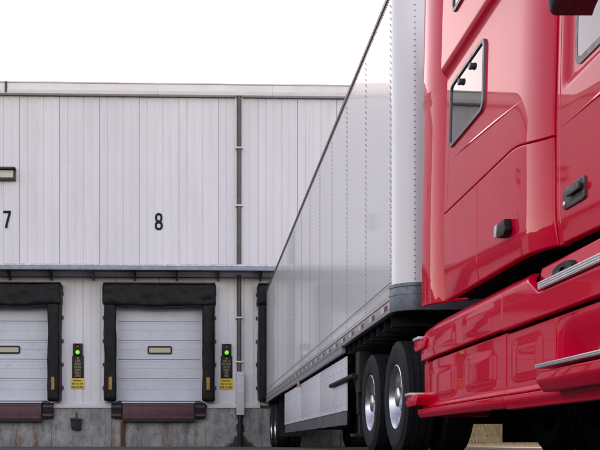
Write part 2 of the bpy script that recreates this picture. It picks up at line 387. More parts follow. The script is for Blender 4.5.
# dock doors: track frame with five sections and a vision window
def dock_door(d0, d1, win):
    x0, x1 = wx(d0), wx(d1); zb, zt = wz0(401.5), OPZ
    fr = MB().box(x0, x0+.06, .012, .06, zb, zt).box(x1-.06, x1, .012, .06, zb, zt).box(x0+.06, x1-.06, .012, .06, zt-.05, zt).build('dock_door', 'trim', house)
    ys = [401, 378.5, 359.5, 340.5, 321.5, 299]
    for i in range(5):
        za, zc = wz0(ys[i])+.004, wz0(ys[i+1])-.004
        if i == 4: zc = zt-.052
        prof = [(.058, za), (.034, za), (.028, za+.008), (.028, za+.05), (.034, za+.056), (.034, (za+zc)/2-.012), (.040, (za+zc)/2-.004), (.040, (za+zc)/2+.004), (.034, (za+zc)/2+.012),
                (.034, zc-.056), (.028, zc-.05), (.028, zc-.008), (.034, zc), (.058, zc)]
        MB().prism(prof, 'x', x0+.062, x1-.062).build('door_section', 'doorsteel', fr)
    if win:
        a, c_ = wx(win[0]), wx(win[1]); za, zc = wz0(354), wz0(346)
        r = .05
        def rr(ins):
            out = []
            for (cx, cz_, t0) in ((c_-r, zc-r, 0), (a+r, zc-r, 90), (a+r, za+r, 180), (c_-r, za+r, 270)):
                for k in range(5): t = R(t0+22.5*k); out.append((cx+(r-ins)*math.cos(t), cz_+(r-ins)*math.sin(t)))
            return out
        o_, i_ = rr(0), rr(.04); n = len(o_)
        v = [(p, .030, q) for p, q in o_]+[(p, .006, q) for p, q in o_]+[(p, .006, q) for p, q in i_]+[(p, .030, q) for p, q in i_]
        fs = [(j*n+k, j*n+(k+1) % n, (j+1)*n+(k+1) % n, (j+1)*n+k) for j in range(3) for k in range(n)]
        MB().add(v, fs).build('window_frame', 'black', fr)
        MB().add([(p, .020, q) for p, q in i_], [tuple(range(n))]).build('window_pane', 'visionglass', fr)
    return fr
tag(dock_door(*DOORS[0], (-4.5, 20)), 'white sectional door under number seven')
tag(dock_door(*DOORS[1], (147.5, 172)), 'white sectional door under number eight')
tag(dock_door(*DOORS[2], None), 'sectional door hidden behind the trailer')

# ------------------------------------------------------------------ things on the facade
def dock_seal(cx, half, label, stripes=True, seed=0):
    t = facade_thing('dock_seal', cx, 0); ox = wx(cx)
    x0, x1 = wx(cx-half)-ox, wx(cx+half)-ox; zb, zt = wz0(401), wz0(286)
    pw_ = (11.8/37.5)
    def side(s):
        xa, xb = (x0, x0+pw_) if s < 0 else (x1-pw_, x1)
        def fold(p):
            k = (-p.y)/.42
            p.x += (-s)*.04*k*(1 if True else 0)
            return p
        return soft_box(xa, xb, -.40, -.008, zb-.02, zt-.42, (6, 6, 46), .020, (5, 4, 1.6), fold, .05, seed+s*3).build('side_pad', 'vinyl', t, smooth=True, shade_angle=R(80))
    L, Rr = side(-1), side(1)
    def sag(p):
        u = (p.x-x0)/(x1-x0); p.z -= .05*math.sin(math.pi*u)*(1 if p.z < zt-.3 else .15)
        p.y -= .05*math.sin(u*37+p.z*9)*.3*max(0, (zt-p.z))
        return p
    soft_box(x0-.012, x1+.012, -.44, -.008, zt-.56, zt, (60, 6, 12), .024, (1.8, 4, 5), sag, .05, seed+9).build('head_pad', 'vinyl', t, smooth=True, shade_angle=R(80))
    MB().box(x0+.01, x1-.01, -.46, -.02, zt-.012, zt+.02).build('head_cap', 'black', t)
    if stripes:
        for s, o_ in ((-1, L), (1, Rr)):
            xc = (x0+.20 if s < 0 else x1-.20)
            soft_box(xc-.045, xc+.045, -.455, -.40, wz0(391), wz0(378), (4, 2, 6), .008, (5, 5, 5), None, .012, 4).build('guide_stripe', 'yellow', t, smooth=True)
    for k in range(5):
        z = zb+.3+k*.62
        for s in (-1, 1):
            xe = x0 if s < 0 else x1
            MB().box(xe+s*.002, xe+s*.035, -.06, -.015, z, z+.09).build('mounting_tab', 'fixture', t)
    return tag(t, label, 'dock seal', 'black padded dock seals round the doors')
dock_seal(7, 55.5, 'black padded dock seal round the door under number seven', seed=1)
dock_seal(159.5, 55.5, 'black padded dock seal round the door under number eight', seed=2)
dock_seal(312.5, 55.5, 'black padded dock seal squeezed behind the white trailer', False, seed=5)

def leveler(cx, label):
    t = facade_thing('dock_leveler', cx, 0); ox = wx(cx)
    a, c_ = wx(cx-35.5)-ox, wx(cx+35.5)-ox; z0, z1 = wz0(420), wz0(402.5)
    lp = MB().box(a, c_, -.22, -.04, z0, z1-.03).build('lip_plate', 'maroon', t, bevel=.012)
    MB().box(a+.02, c_-.02, -.235, -.222, z0+.05, z0+.09).build('lip_rib', 'maroon', lp)
    MB().box(a+.01, c_-.01, -.235, -.222, z1-.10, z1-.07).build('lip_rib', 'maroon', lp)
    MB().box(a-.02, c_+.02, -.25, .02, z1-.028, z1+.01).build('deck_edge', 'plate', t, bevel=.004)
    MB().box(a, c_, -.21, -.04, z0-.05, z0-.002).build('lip_keeper', 'black', t)
    MB().box(a-.06, a+.05, -.075, -.037, .0, z0-.055).build('rusted_angle', 'rust', t, bevel=.004)
    for s in (-1, 1):
        xa = a-.30 if s < 0 else c_+.02; xb = xa+.28
        bp = MB().box(xa, xb, -.16, -.034, z0+.04, z1-.02).build('dock_bumper', 'rubber', t, bevel=.015)
        MB().box(xa+.01, xb-.01, -.175, -.161, z0+.10, z0+.16).build('bumper_bar', 'maroon', bp)
        MB().box(xa+.01, xb-.01, -.175, -.161, z1-.14, z1-.08).build('bumper_bar', 'maroon', bp)
    return tag(t, label, 'dock leveler', 'maroon dock levelers under the doors')
leveler(7, 'maroon steel dock leveler under the number seven door')
leveler(158.5, 'maroon steel dock leveler under the number eight door')

def disc(mb, x, y, z, r, dpt, seg=16):
    """short cylinder facing -y with a domed front"""
    prof = [(r, 0), (r, -dpt), (r*.7, -dpt*1.5), (0.0001, -dpt*1.7)]
    vs = []; n = len(prof)
    for k in range(seg):
        t = 2*math.pi*k/seg
        for (rr_, yy) in prof: vs.append((x+rr_*math.cos(t), y+yy, z+rr_*math.sin(t)))
    return mb.add(vs, [(k*n+j, k*n+j+1, ((k+1) % seg)*n+j+1, ((k+1) % seg)*n+j) for k in range(seg) for j in range(n-1)])
def signal(cx, label, slabel, ylabel, words):
    Z = wz0(356); ox = wx(cx)
    t = facade_thing('signal_light', cx, Z)
    w_ = .125
    hs = MB().box(-w_, w_, -.10, -.012, 0.003, wz0(344)-Z).build('housing', 'black', t, bevel=.012)
    zr, zg = wz0(347.3)-Z, wz0(352.7)-Z
    for nm, z, mm in (('red_lamp', zr, 'redlamp'), ('green_lamp', zg, 'green')):
        disc(MB(), 0, -.101, z, .055, .018).build(nm, mm, t, smooth=True)
        hood = MB(); ring = []
        seg = 12
        for yy, r in ((-.10, .070), (-.17, .070), (-.17, .062), (-.10, .062)):
            ring.append([(r*math.cos(R(180*k/seg)), yy, z+r*math.sin(R(180*k/seg))) for k in range(seg+1)])
        hood.add([p for q in ring for p in q], [(j*(seg+1)+k, j*(seg+1)+k+1, ((j+1) % 4)*(seg+1)+k+1, ((j+1) % 4)*(seg+1)+k) for j in range(4) for k in range(seg)])
        hood.build('visor', 'black', t, smooth=True)
    tag(t, label, 'signal light', 'dock signal lights with a lit green lamp')
    # black driver sign with tan letters too worn to read
    zb = wz0(378.3); hh = Z-zb
    b_ = facade_thing('driver_sign', cx, zb)
    MB().box(-.155, .155, -.03, -.012, 0, hh-.003).build('sign_plate', 'black', b_, bevel=.004)
    lm = MB()
    lm.add([(-.035, -.0335, hh-.085), (.035, -.0335, hh-.085), (0, -.0335, hh-.025)], [(0, 1, 2)])
    rows = len(words); rh = (hh-.12)/rows
    for i, wd in enumerate(words):
        zt_ = hh-.10-rh*i; L = len(wd); cw = .25/8.0; xs = -cw*L/2
        for k, ch in enumerate(wd):
            if ch == ' ': continue
            x0 = xs+cw*k; za, zc = zt_-rh*.80, zt_-rh*.06; st = cw*.27
            lm.box(x0, x0+st, -.0335, -.030, za, zc)                      # strokes of a worn capital
            if ch in 'nh': lm.box(x0+cw*.55, x0+cw*.55+st, -.0335, -.030, za, zc)
            if ch in 'eo': lm.box(x0+st, x0+cw*.78, -.0335, -.030, za, za+rh*.16)
            if ch in 'ne': lm.box(x0+st, x0+cw*.78, -.0335, -.030, zc-rh*.16, zc)
            if ch in 'he': lm.box(x0+st, x0+cw*.70, -.0335, -.030, (za+zc)/2-rh*.08, (za+zc)/2+rh*.08)
    lm.build('lettering', 'signtan', b_)
    tag(b_, slabel, 'sign', 'black driver signs below the signal lights')
    zy = wz0(389); hy_ = zb-zy-.003
    y_ = facade_thing('caution_sign', cx, zy)
    MB().box(-.185, .165, -.028, -.012, 0, hy_).build('sign_plate', 'signyellow', y_, bevel=.004)
    lm = MB()
    for i, n in enumerate((9, 11, 12)):
        for k in range(n):
            x0 = -.16+(.3-.026*n)/2+.026*k; za = hy_-.085-.085*i
            if k in (4, 7) and i: continue
            lm.box(x0, x0+.018, -.0312, -.028, za, za+(.045 if (k*7+i) % 3 else .038))
    lm.build('lettering', 'ink', y_)
    tag(y_, ylabel, 'sign', 'yellow caution signs below the driver signs')
signal(78, 'dock signal light with lit green lamp between doors seven and eight', 'worn black and tan driver sign between doors seven and eight', 'yellow caution sign between doors seven and eight', ('oneh', 'honen', 'ehoneo', 'noehn', 'hneoe', 'onhee'))
signal(226.5, 'dock signal light with lit green lamp beside the pipe, right of door eight', 'worn black and tan driver sign beside the pipe, right of door eight', 'yellow caution sign beside the pipe, right of door eight', ('hneo n', 'eh noeh', 'one ho', 'hoeno', 'one', 'hnee'))

# drain pipe in a white channel with clamps, passing through the canopy
t = facade_thing('drain_pipe', 239, 0); ox = wx(239)
z0, z1 = wz0(413), wz0(94.5)
for a, c_ in ((235, 236.6), (241.2, 242.8)):
    for za, zc in ((wz0(402), cz-.01), (cz+.18, z1)):
        MB().box(wx(a)-ox, wx(c_)-ox, -.055, -.009, za, zc).build('channel_flange', 'panel', t, bevel=.004)
for za, zc in ((z0, cz-.01), (cz+.18, z1)):
    MB().tube([(0, -.10, za), (0, -.10, zc)], .052, 14).build('pipe', 'olive', t, smooth=True)
    MB().box(wx(236.6)-ox, wx(241.2)-ox, -.03, -.009, max(za, wz0(402)), zc).build('channel_back', 'olive', t)
for py in (148.5, 206, 318, 362):
    cl = MB().box(wx(235)-ox, wx(242.9)-ox, -.165, -.056, wz0(py)-.02, wz0(py)+.02).build('clamp', 'trim', t, bevel=.008)
MB().box(wx(234.6)-ox, wx(243.2)-ox, -.17, -.009, z1-.06, z1).build('outlet', 'trim', t, bevel=.006)
tag(t, 'olive drain pipe in a white channel between door eight and the trailer', 'drain pipe')
t = facade_thing('pipe_guard', 240, 0); ox = wx(240)
ga = MB(); za, zc = wz0(415), wz0(372)
ga.prism([(-.105, -.19), (.105, -.19), (.105, -.076), (.09, -.076), (.09, -.175), (-.09, -.175), (-.09, -.076), (-.105, -.076)], 'z', za, zc).build('guard_channel', 'plate', t, bevel=.004)
for zz in (za+.1, (za+zc)/2, zc-.1):
    for s in (-1, 1): disc(MB(), s*.06, -.1905, zz, .014, .006, 8).build('bolt', 'rail', t)
MB().tube([(0, -.10, 0), (0, -.10, za+.03)], .066, 12).build('drain_stub', 'black', t, smooth=True)
tag(t, 'pale grey steel guard over the foot of the drain pipe', 'pipe guard')

# house numbers
def stroke(mb, path, wd, y0, y1, closed=False):
    n = len(path); L, Rr = [], []
    for i in range(n):
        p = Vector(path[i]); a = Vector(path[(i-1) % n] if closed or i else path[0]); c_ = Vector(path[(i+1) % n] if closed or i < n-1 else path[-1])
        d = (c_-a).normalized(); q = Vector((-d.y, d.x))*wd/2; L.append(p+q); Rr.append(p-q)
    vs = []
    for i in range(n):
        for pt in (L[i], Rr[i]):
            for y in (y0, y1): vs.append((pt.x, y, pt.y))
    fs = []
    for i in range(n if closed else n-1):
        j = (i+1) % n; a, b_ = i*4, j*4
        fs += [(a+0, a+2, b_+2, b_+0), (a+1, b_+1, b_+3, a+3), (a, b_, b_+1, a+1), (a+2, a+3, b_+3, b_+2)]
    if not closed: fs += [(0, 1, 3, 2), ((n-1)*4, (n-1)*4+2, (n-1)*4+3, (n-1)*4+1)]
    return mb.add(vs, fs)
def oval(cx, cz_, a, b_, n=28, e=2.6):
    out = []
    for k in range(n):
        t = 2*math.pi*k/n; ct, st = math.cos(t), math.sin(t)
        out.append((cx+a*math.copysign(abs(ct)**(2/e), ct), cz_+b_*math.copysign(abs(st)**(2/e), st)))
    return out
zz = wz0(230); t = facade_thing('dock_number', 158.8, zz); mb = MB()
stroke(mb, oval(0, .115, .078, .088), .058, -.018, -.013, True); stroke(mb, oval(0, .325, .070, .096), .056, -.0185, -.0135, True)
o = mb.build('digit', 'navy', t); tag(t, 'dark navy number eight on the white wall above its door', 'dock number', 'dock numbers on the white wall')
zz = wz0(229); t = facade_thing('dock_number', 7.2, zz); mb = MB()
stroke(mb, [(-.10, .425), (.075, .425)], .062, -.018, -.013); stroke(mb, [(.072, .456), (.072, .40), (.045, .31), (.01, .18), (-.015, .08), (-.022, 0)], .060, -.0186, -.0134)
mb.build('digit', 'navy', t); tag(t, 'dark navy number seven on the white wall near the left edge', 'dock number', 'dock numbers on the white wall')
# wall light
zz = wz0(182.5); t = facade_thing('wall_light', 0, zz); hh = wz0(170.5)-zz
MB().prism([(-.008, 0), (-.16, .02), (-.16, .05), (-.05, hh-.03), (-.008, hh)], 'x', -.60, .42).build('housing', 'fixture', t, bevel=.01)
MB().prism([(-.163, .065), (-.12, hh*.55), (-.068, hh-.05), (-.10, hh-.05), (-.19, .05)], 'x', -.56, .37).build('diffuser', 'diffuser', t, bevel=.004)
MB().box(-.61, .43, -.20, -.008, hh-.028, hh+.012).build('hood', 'fixture', t, bevel=.006)
tag(t, 'bronze wall light with cream lens above the number seven', 'wall light')
# small black box on the concrete
zz = wz0(430.5); t = facade_thing('junction_box', 76.5, zz); hh = wz0(418)-zz
bx = MB().prism([(-.15, hh), (.15, hh-.02), (.125, 0), (-.115, .02)], 'y', -.16, -.036).build('box', 'black', t, bevel=.012)
MB().box(-.13, .13, -.175, -.161, hh-.09, hh-.06).build('lid_lip', 'rubber', bx)
MB().tube([(0, -.07, hh-.01), (0, -.07, wz0(412.5)-zz)], .018, 8).build('conduit', 'fixture', t)
tag(t, 'small black box on stained concrete below the left signal', 'box')

# ------------------------------------------------------------------ wheels
def tyre_mesh(Rr, wd, rim, seg=90, depth=.014):
    h = wd/2; P = []
    P += [(-h*.78, rim-.005), (-h*.86, rim+.012), (-h*.97, rim+.05), (-h, (rim+Rr)/2), (-h*.985, (rim+Rr)/2+.04), (-h*.99, (rim+Rr)/2+.045), (-h*.93, Rr-.045), (-h*.91, Rr-.042), (-h*.86, Rr-.012)]
    k0 = len(P)
    for i, (a, c_) in enumerate(((-.80, -.46), (-.40, -.06), (.06, .40), (.46, .80))):
        P += [(h*a, Rr), (h*c_, Rr)]
        if i < 3: P += [(h*c_+.002, Rr-depth), (h*(c_+.06)-.002, Rr-depth)]
    k1 = len(P)
    P += [(-x, r) for x, r in P[:k0][::-1]]
    def mod(k, j):
        if (k0-3 <= j <= k0+1 or k1-2 <= j <= k1+2) and k % 3 == 0: return -depth*.6
        return 0
    return MB().lathe_x(P, seg, mod=mod)
def make_wheel(Rr=.505, wd=.275, rim=.287, dish=.125):
    """tyre with polished disc, hub and nuts, outer face at -x"""
    h = wd/2
    ty = tyre_mesh(Rr, wd, rim).build('wheel', 'rubber', None, smooth=True, shade_angle=R(35))
    P = [(-h*.74, rim+.006), (-h*.86, rim+.008), (-h*.90, rim-.002), (-h*.80, rim-.014), (-h*.5, rim-.022), (-h+dish+.02, rim-.045), (-h+dish+.03, rim-.075), (-h+dish+.022, .16), (-h+dish-.012, .145), (-h+dish-.02, .11), (-h+dish-.02, .0)]
    rm = MB().lathe_x(P, 60).build('rim', 'alu', ty, smooth=True, shade_angle=R(50))
    hb = MB().lathe_x([(-h+dish-.019, .098), (-h+dish-.09, .09), (-h+dish-.10, .078), (-h+dish-.105, .05), (-h+dish-.107, 0)], 28).build('hub', 'alu', ty, smooth=True)
    for k in range(10):
        t = 2*math.pi*k/10
        MB().lathe_x([(-h+dish-.018, .016), (-h+dish-.045, .016), (-h+dish-.055, .010), (-h+dish-.056, 0)], 6, (0, .128*math.cos(t), .128*math.sin(t))).build('lug_nut', 'alu', ty)
        t += math.pi/10
        MB().lathe_x([(-h+dish+.021, .027), (-h+dish+.0195, .0)], 12, (0, .192*math.cos(t), .192*math.sin(t))).build('hand_hole', 'black', ty)
    return ty
proto_wheel = make_wheel()
plain_wheel = tyre_mesh(.505, .275, .287, 60).lathe_x([(.0, .29), (.01, .2), (.03, 0)], 30).build('wheel', 'rubber', None, smooth=True, shade_angle=R(35))
used = {'p': False, 'q': False}
def wheel(parent, loc, full=True, flip=False):
    src = proto_wheel if full else plain_wheel; key = 'p' if full else 'q'
    if not used[key]: o = src; used[key] = True
    else:
        o = src.copy(); COL.objects.link(o)
        for ch in src.children:
            c_ = ch.copy(); COL.objects.link(c_); c_.parent = o
    o.parent = parent; o.location = loc; o.rotation_euler = (random.uniform(0, 6), 0, math.pi if flip else 0)
    return o

# ------------------------------------------------------------------ the trailer
TX0, TX1 = 1.646, 4.246; YF, YB = 7.97, 24.48; ZB, ZTOP = 1.235, 4.10; CR = .20
trl = empty('semi_trailer', (0, 0, 0))
tag(trl, 'long white riveted box trailer backed against the dock beside door eight', 'trailer')
Zs0, Zs1 = 1.352, ZTOP-.062
first_seam = YF+CR
nS = 13; pit = (YB-.12-first_seam)/nS
sp = None
for k in range(nS):
    y0 = first_seam+pit*k
    if sp is None:
        sp = MB().box(TX0, TX0+.03, .0015, pit-.0015, Zs0, Zs1).build('side_panel', 'skin', trl, loc=(0, y0, 0))
    else: link('side_panel', sp.data, trl, (random.uniform(0, .0012), y0, 0))
# far side, roof, front and rear
MB().box(TX1-.03, TX1, first_seam, YB, ZB, Zs1).build('far_side_panel', 'skin', trl)
MB().box(TX0+.04, TX1-.04, YF+.03, YB, ZTOP-.06, ZTOP-.01).build('roof', 'skin', trl)
def corner_path(ins, n=10):
    out = []
    for k in range(n+1):
        t = R(180+90*k/n); out.append((TX0+CR+(CR-ins)*math.cos(t), YF+CR+(CR-ins)*math.sin(t)))
    return out
def corner_band(mb, z0, z1, ins0, ins1, xend):
    """vertical band round the near front corner and along the front to xend"""
    P = corner_path(ins0)+[(xend, YF+ins0)]; Q = corner_path(ins1)+[(xend, YF+ins1)]
    poly = P+Q[::-1]; n = len(poly)
    vs = [(x, y, z) for z in (z0, z1) for x, y in poly]
    h_ = len(P)
    fs = [(i, (i+1) % n, n+(i+1) % n, n+i) for i in range(n)]
    fs += [(i, n-1-i, n-2-i, i+1) for i in range(h_-1)] + [(n+i, n+i+1, n+n-2-i, n+n-1-i) for i in range(h_-1)]
    return mb.add(vs, fs)
corner_band(MB(), 1.462, Zs1, 0, .03, TX0+.285).build('front_corner_panel', 'skin', trl, smooth=True)
MB().box(TX0+.29, TX1-.02, YF+.004, YF+.03, 1.462, Zs1).build('front_wall', 'skin', trl)
corner_band(MB(), 1.232, 1.460, -.014, .03, TX1-.02).build('front_bolster', 'raildark', trl, smooth=True, bevel=.004)
fb = [o for o in trl.children if o.name.startswith('front_bolster')][0]
corner_band(MB(), 1.37, 1.385, -.020, -.0145, TX1-.1).build('bolster_bead', 'raildark', fb, smooth=True)
corner_band(MB(), 1.44, 1.468, -.022, -.0145, TX1-.1).build('bolster_lip', 'raildark', fb, smooth=True)
corner_band(MB(), Zs1, ZTOP, -.012, .05, TX1-.02).build('front_top_rail', 'toprail', trl, smooth=True)
MB().prism([(TX0-.014, Zs1), (TX0-.014, ZTOP-.02), (TX0+.02, ZTOP), (TX0+.10, ZTOP), (TX0+.10, ZTOP-.02), (TX0+.029, ZTOP-.02), (TX0+.029, Zs1)], 'y', first_seam, YB).build('top_rail', 'toprail', trl)
# lower side rail: front stretch, and a deeper lip behind the landing gear
MB().prism([(TX0-.012, 1.235), (TX0-.012, 1.35), (TX0+.04, 1.35), (TX0+.04, 1.235)], 'y', first_seam, YB).build('bottom_rail', 'rail', trl, bevel=.004)
br_ = [o for o in trl.children if o.name.startswith('bottom_rail')][0]
MB().prism([(TX0-.006, 1.165), (TX0-.006, 1.234), (TX0+.04, 1.234), (TX0+.04, 1.165)], 'y', 11.05, YB).build('rail_lip', 'rail', br_)
MB().box(TX0-.016, TX0-.0125, first_seam+.02, YB-.02, 1.338, 1.351).build('rub_bead', 'toprail', br_)
# rivets: each seam one joined row, plus rows above the rail
def studs(pts, r=.0085, dp=.004, seg=6, front=False):
    mb = MB()
    for p in pts:
        vs = []
        for k in range(seg):
            t = 2*math.pi*k/seg
            for rr_, d in ((r, 0), (r*.6, dp)):
                if front: vs.append((p[0]+rr_*math.cos(t), p[1]-d, p[2]+rr_*math.sin(t)))
                else: vs.append((p[0]-d, p[1]+rr_*math.cos(t), p[2]+rr_*math.sin(t)))
        mb.add(vs, [(2*k, 2*((k+1) % seg), 2*((k+1) % seg)+1, 2*k+1) for k in range(seg)]+[tuple(2*k+1 for k in range(seg))])
    return mb
pts = []
nr = int((Zs1-Zs0-.06)/.055)
for i in range(nr):
    z = Zs0+.04+.055*i; pts += [(TX0-.0005, -.018, z), (TX0-.0005, .018, z+.0275)]
rv = studs(pts).build('rivet_row', 'rivet', trl, loc=(0, first_seam+.018, 0)); rv['kind'] = 'stuff'
for k in range(1, nS+1):
    o = link('rivet_row', rv.data, trl, (0, first_seam+pit*k+(.018 if k < nS else -.05), 0)); o['kind'] = 'stuff'
for z, step in ((1.385, .06), (1.475, .10), (Zs1-.03, .05)):
    o = studs([(TX0-.0005, first_seam+.05+step*i, z) for i in range(int((YB-first_seam-.1)/step))], .0065).build('rivet_row', 'rivet', trl); o['kind'] = 'stuff'
for z, x in ((0, TX0+.165), (0, TX0+.302)):
    o = studs([(x, YF+.0025 if x < TX0+.28 else YF+.0035, 1.50+.05*i) for i in range(50)], .0065, front=True).build('rivet_row', 'rivet', trl); o['kind'] = 'stuff'
# raised horizontal seam just above the rail
MB().box(TX0-.003, TX0-.0008, first_seam+.01, YB-.01, 1.500, 1.506).build('base_seam', 'raildark', trl)
# reflective tape
tr = tw_ = None; y = first_seam+.10; i = 0
while y < YB-.4:
    if tr is None:
        tr = MB().box(TX0-.0145, TX0-.0125, 0, .15, 1.272, 1.318).build('red_tape', 'tapered', trl, loc=(0, y, 0))
        tw_ = MB().box(TX0-.0145, TX0-.0125, 0, .15, 1.272, 1.318).build('white_tape', 'tapewhite', trl, loc=(0, y+.152, 0))
    else: link('red_tape', tr.data, trl, (0, y, 0)); link('white_tape', tw_.data, trl, (0, y+.152, 0))
    y += .62
MB().box(TX0-.02, TX0+.02, 16.1, 16.22, 1.07, 1.163).build('marker_lamp', 'amber', trl, bevel=.01)
# floor and cross members
MB().box(TX0+.05, TX1-.05, YF+.05, YB, 1.245, 1.30).build('floor', 'chassis', trl)
cm = None; y = YF+.35
while y < YB-.3:
    if cm is None:
        cm = MB().box(TX0+.041, TX1-.041, 0, .06, 1.135, 1.146).box(TX0+.041, TX1-.041, .024, .034, 1.146, 1.232).box(TX0+.041, TX1-.041, 0, .06, 1.232, 1.244).build('cross_member', 'chassis', trl, loc=(0, y, 0))
    else: link('cross_member', cm.data, trl, (0, y, 0))
    y += .36
MB().box(TX0+.5, TX1-.5, YF+.06, YF+1.9, 1.09, 1.134).build('coupler_plate', 'chassis', trl)
for x in (TX0+.70, TX1-.80):
    MB().box(x, x+.1, 18.8, YB-.1, .86, 1.134).build('slider_rail', 'chassis', trl)
# rear frame, guard and doors
MB().box(TX0-.008, TX0+.10, YB, YB+.06, 1.165, ZTOP).build('rear_post', 'rail', trl)
MB().box(TX1-.10, TX1, YB, YB+.06, 1.165, ZTOP).build('rear_post', 'rail', trl)
MB().box(TX0+.1, TX1-.1, YB+.005, YB+.05, 1.165, ZTOP-.02).build('rear_door', 'skin', trl)
MB().box(TX0+.2, TX1-.2, YB-.06, YB+.03, .50, .60).box(TX0+.6, TX0+.68, YB-.05, YB+.02, .6, 1.164).box(TX1-.68, TX1-.6, YB-.05, YB+.02, .6, 1.164).build('rear_guard', 'rail', trl)
# side skirt: panels, seams and a rubber flap
sk = [19.45, 16.2, 13.55, 11.0]
for a, c_ in zip(sk, sk[1:]):
    s_ = MB().prism([(a-.006, .475), (c_+.006, .475), (c_+.006, 1.12), (a-.006, 1.12)], 'x', TX0+.045, TX0+.06).build('skirt_panel', 'skirt', trl, bevel=.003)
    MB().box(TX0+.042, TX0+.0445, c_+.02, a-.02, .478, .51).build('skirt_hem', 'skirt', s_)
    n = 7
    o = studs([(TX0+.0445, c_+.07+(a-c_-.14)*i/n, z) for i in range(n+1) for z in (.56, .98)], .009, .005).build('fastener', 'rivet', s_); o['kind'] = 'stuff'
    for yy in (c_+.4, a-.4):
        MB().box(TX0+.061, TX0+.5, yy, yy+.03, .9, .93).build('skirt_stay', 'chassis', s_)
fl = MB(); nn = 60; P = []
for i in range(nn+1):
    yy = 11.02+(19.43-11.02)*i/nn; wv = .008*math.sin(i*.9)+.006*noise.noise(Vector((yy*2, 0, 0)))
    for x, z in ((TX0+.058, .50), (TX0+.055+wv*.3, .47), (TX0+.052+wv, .31), (TX0+.064+wv, .31), (TX0+.067, .47)): P.append((x, yy, z))
fl.add(P, [(i*5+j, (i+1)*5+j, (i+1)*5+j+1, i*5+j+1) for i in range(nn) for j in range(4)]); fl.build('skirt_flap', 'flap', trl, smooth=True)
# landing gear
for s, x in ((0, TX0+.10), (1, TX1-.25)):
    lg = MB().box(x, x+.14, 10.50, 10.64, .42, 1.134).build('landing_leg', 'chassis', trl, bevel=.01)
    MB().box(x+.02, x+.12, 10.52, 10.62, .20, .419).build('inner_leg', 'chassis', lg)
    MB().box(x-.06, x+.20, 10.42, 10.72, .16, .20).build('foot', 'chassis', lg, bevel=.01)
    MB().tube([(x+.07, 10.64, .5), (x+.07, 11.5, 1.1)], .03, 8).build('brace', 'chassis', lg)
MB().tube([(TX0+.02, 10.3, .84), (TX0+.02, 10.32, .84), (TX0+.02, 12.2, .84)], .028, 10).build('crank_bar', 'chassis', trl, smooth=True)
MB().box(TX0+.06, TX0+.2, 10.2, 10.45, .65, 1.10).build('gear_box', 'chassis', trl, bevel=.01)
# rear bogie
for y in (22.3, 23.55):
    wheel(trl, (TX0+.195, y, .505)); wheel(trl, (TX0+.535, y, .505), False)
    wheel(trl, (TX1-.195, y, .505), True, True); wheel(trl, (TX1-.535, y, .505), False)
    MB().tube([(TX0+.3, y, .5), (TX1-.3, y, .5)], .07, 10).build('axle', 'chassis', trl)
    MB().box(TX0+.72, TX0+.8, y-.5, y+.5, .55, .86).build('spring', 'chassis', trl)
MB().box(TX0+.1, TX0+.75, 21.5, 21.52, .25, 1.13).build('mud_flap', 'rubber', trl)

# ------------------------------------------------------------------ the tractor (its left side faces the photograph)
trk = empty('semi_truck', (0, 0, 0))
tag(trk, 'glossy red sleeper cab semi truck coupled to the white trailer', 'truck')
TR = 1.72; TC = (TX0+TX1)/2
def sm(t, a, b):
    if a == b: return 0 if t < a else 1
    t = max(0, min(1, (t-a)/(b-a))); return t*t*(3-2*t)
ZR = 2.735
def Xs(y, z):
    """outer skin of sleeper and cab: x as a function of position along and height"""
    x = TR+.008
    x += .024*max(0, z-1.75)+.03*max(0, z-3.0)**2           # leans in towards the roof
    x += .35*max(0, 1.33-z)**2                                # tucks under at the sill
    x -= .045*sm(z, ZR-.035, ZR+.035)                         # roof fairing stands proud of the cab
    x += .068*max(0, min(1, (5.17-y)/.42))**3      # sleeper narrows to the door
    return x
def Xext(y, z):                                                # side extender turns in towards the sleeper
    u = max(0, min(1, (7.40-y)/.66))
    return TR-.012+.02*(1-u)**3+.20*u**3+.02*max(0, z-1.75)-.010*sm(z, ZR-.01, ZR+.02)+.03*max(0, 1.3-z)
def Xdoor(y, z):
    x = Xs(4.6, z)
    iy = sm(-y, -4.655, -4.615)*sm(z, 1.865, 1.90)
    return x+.028*iy
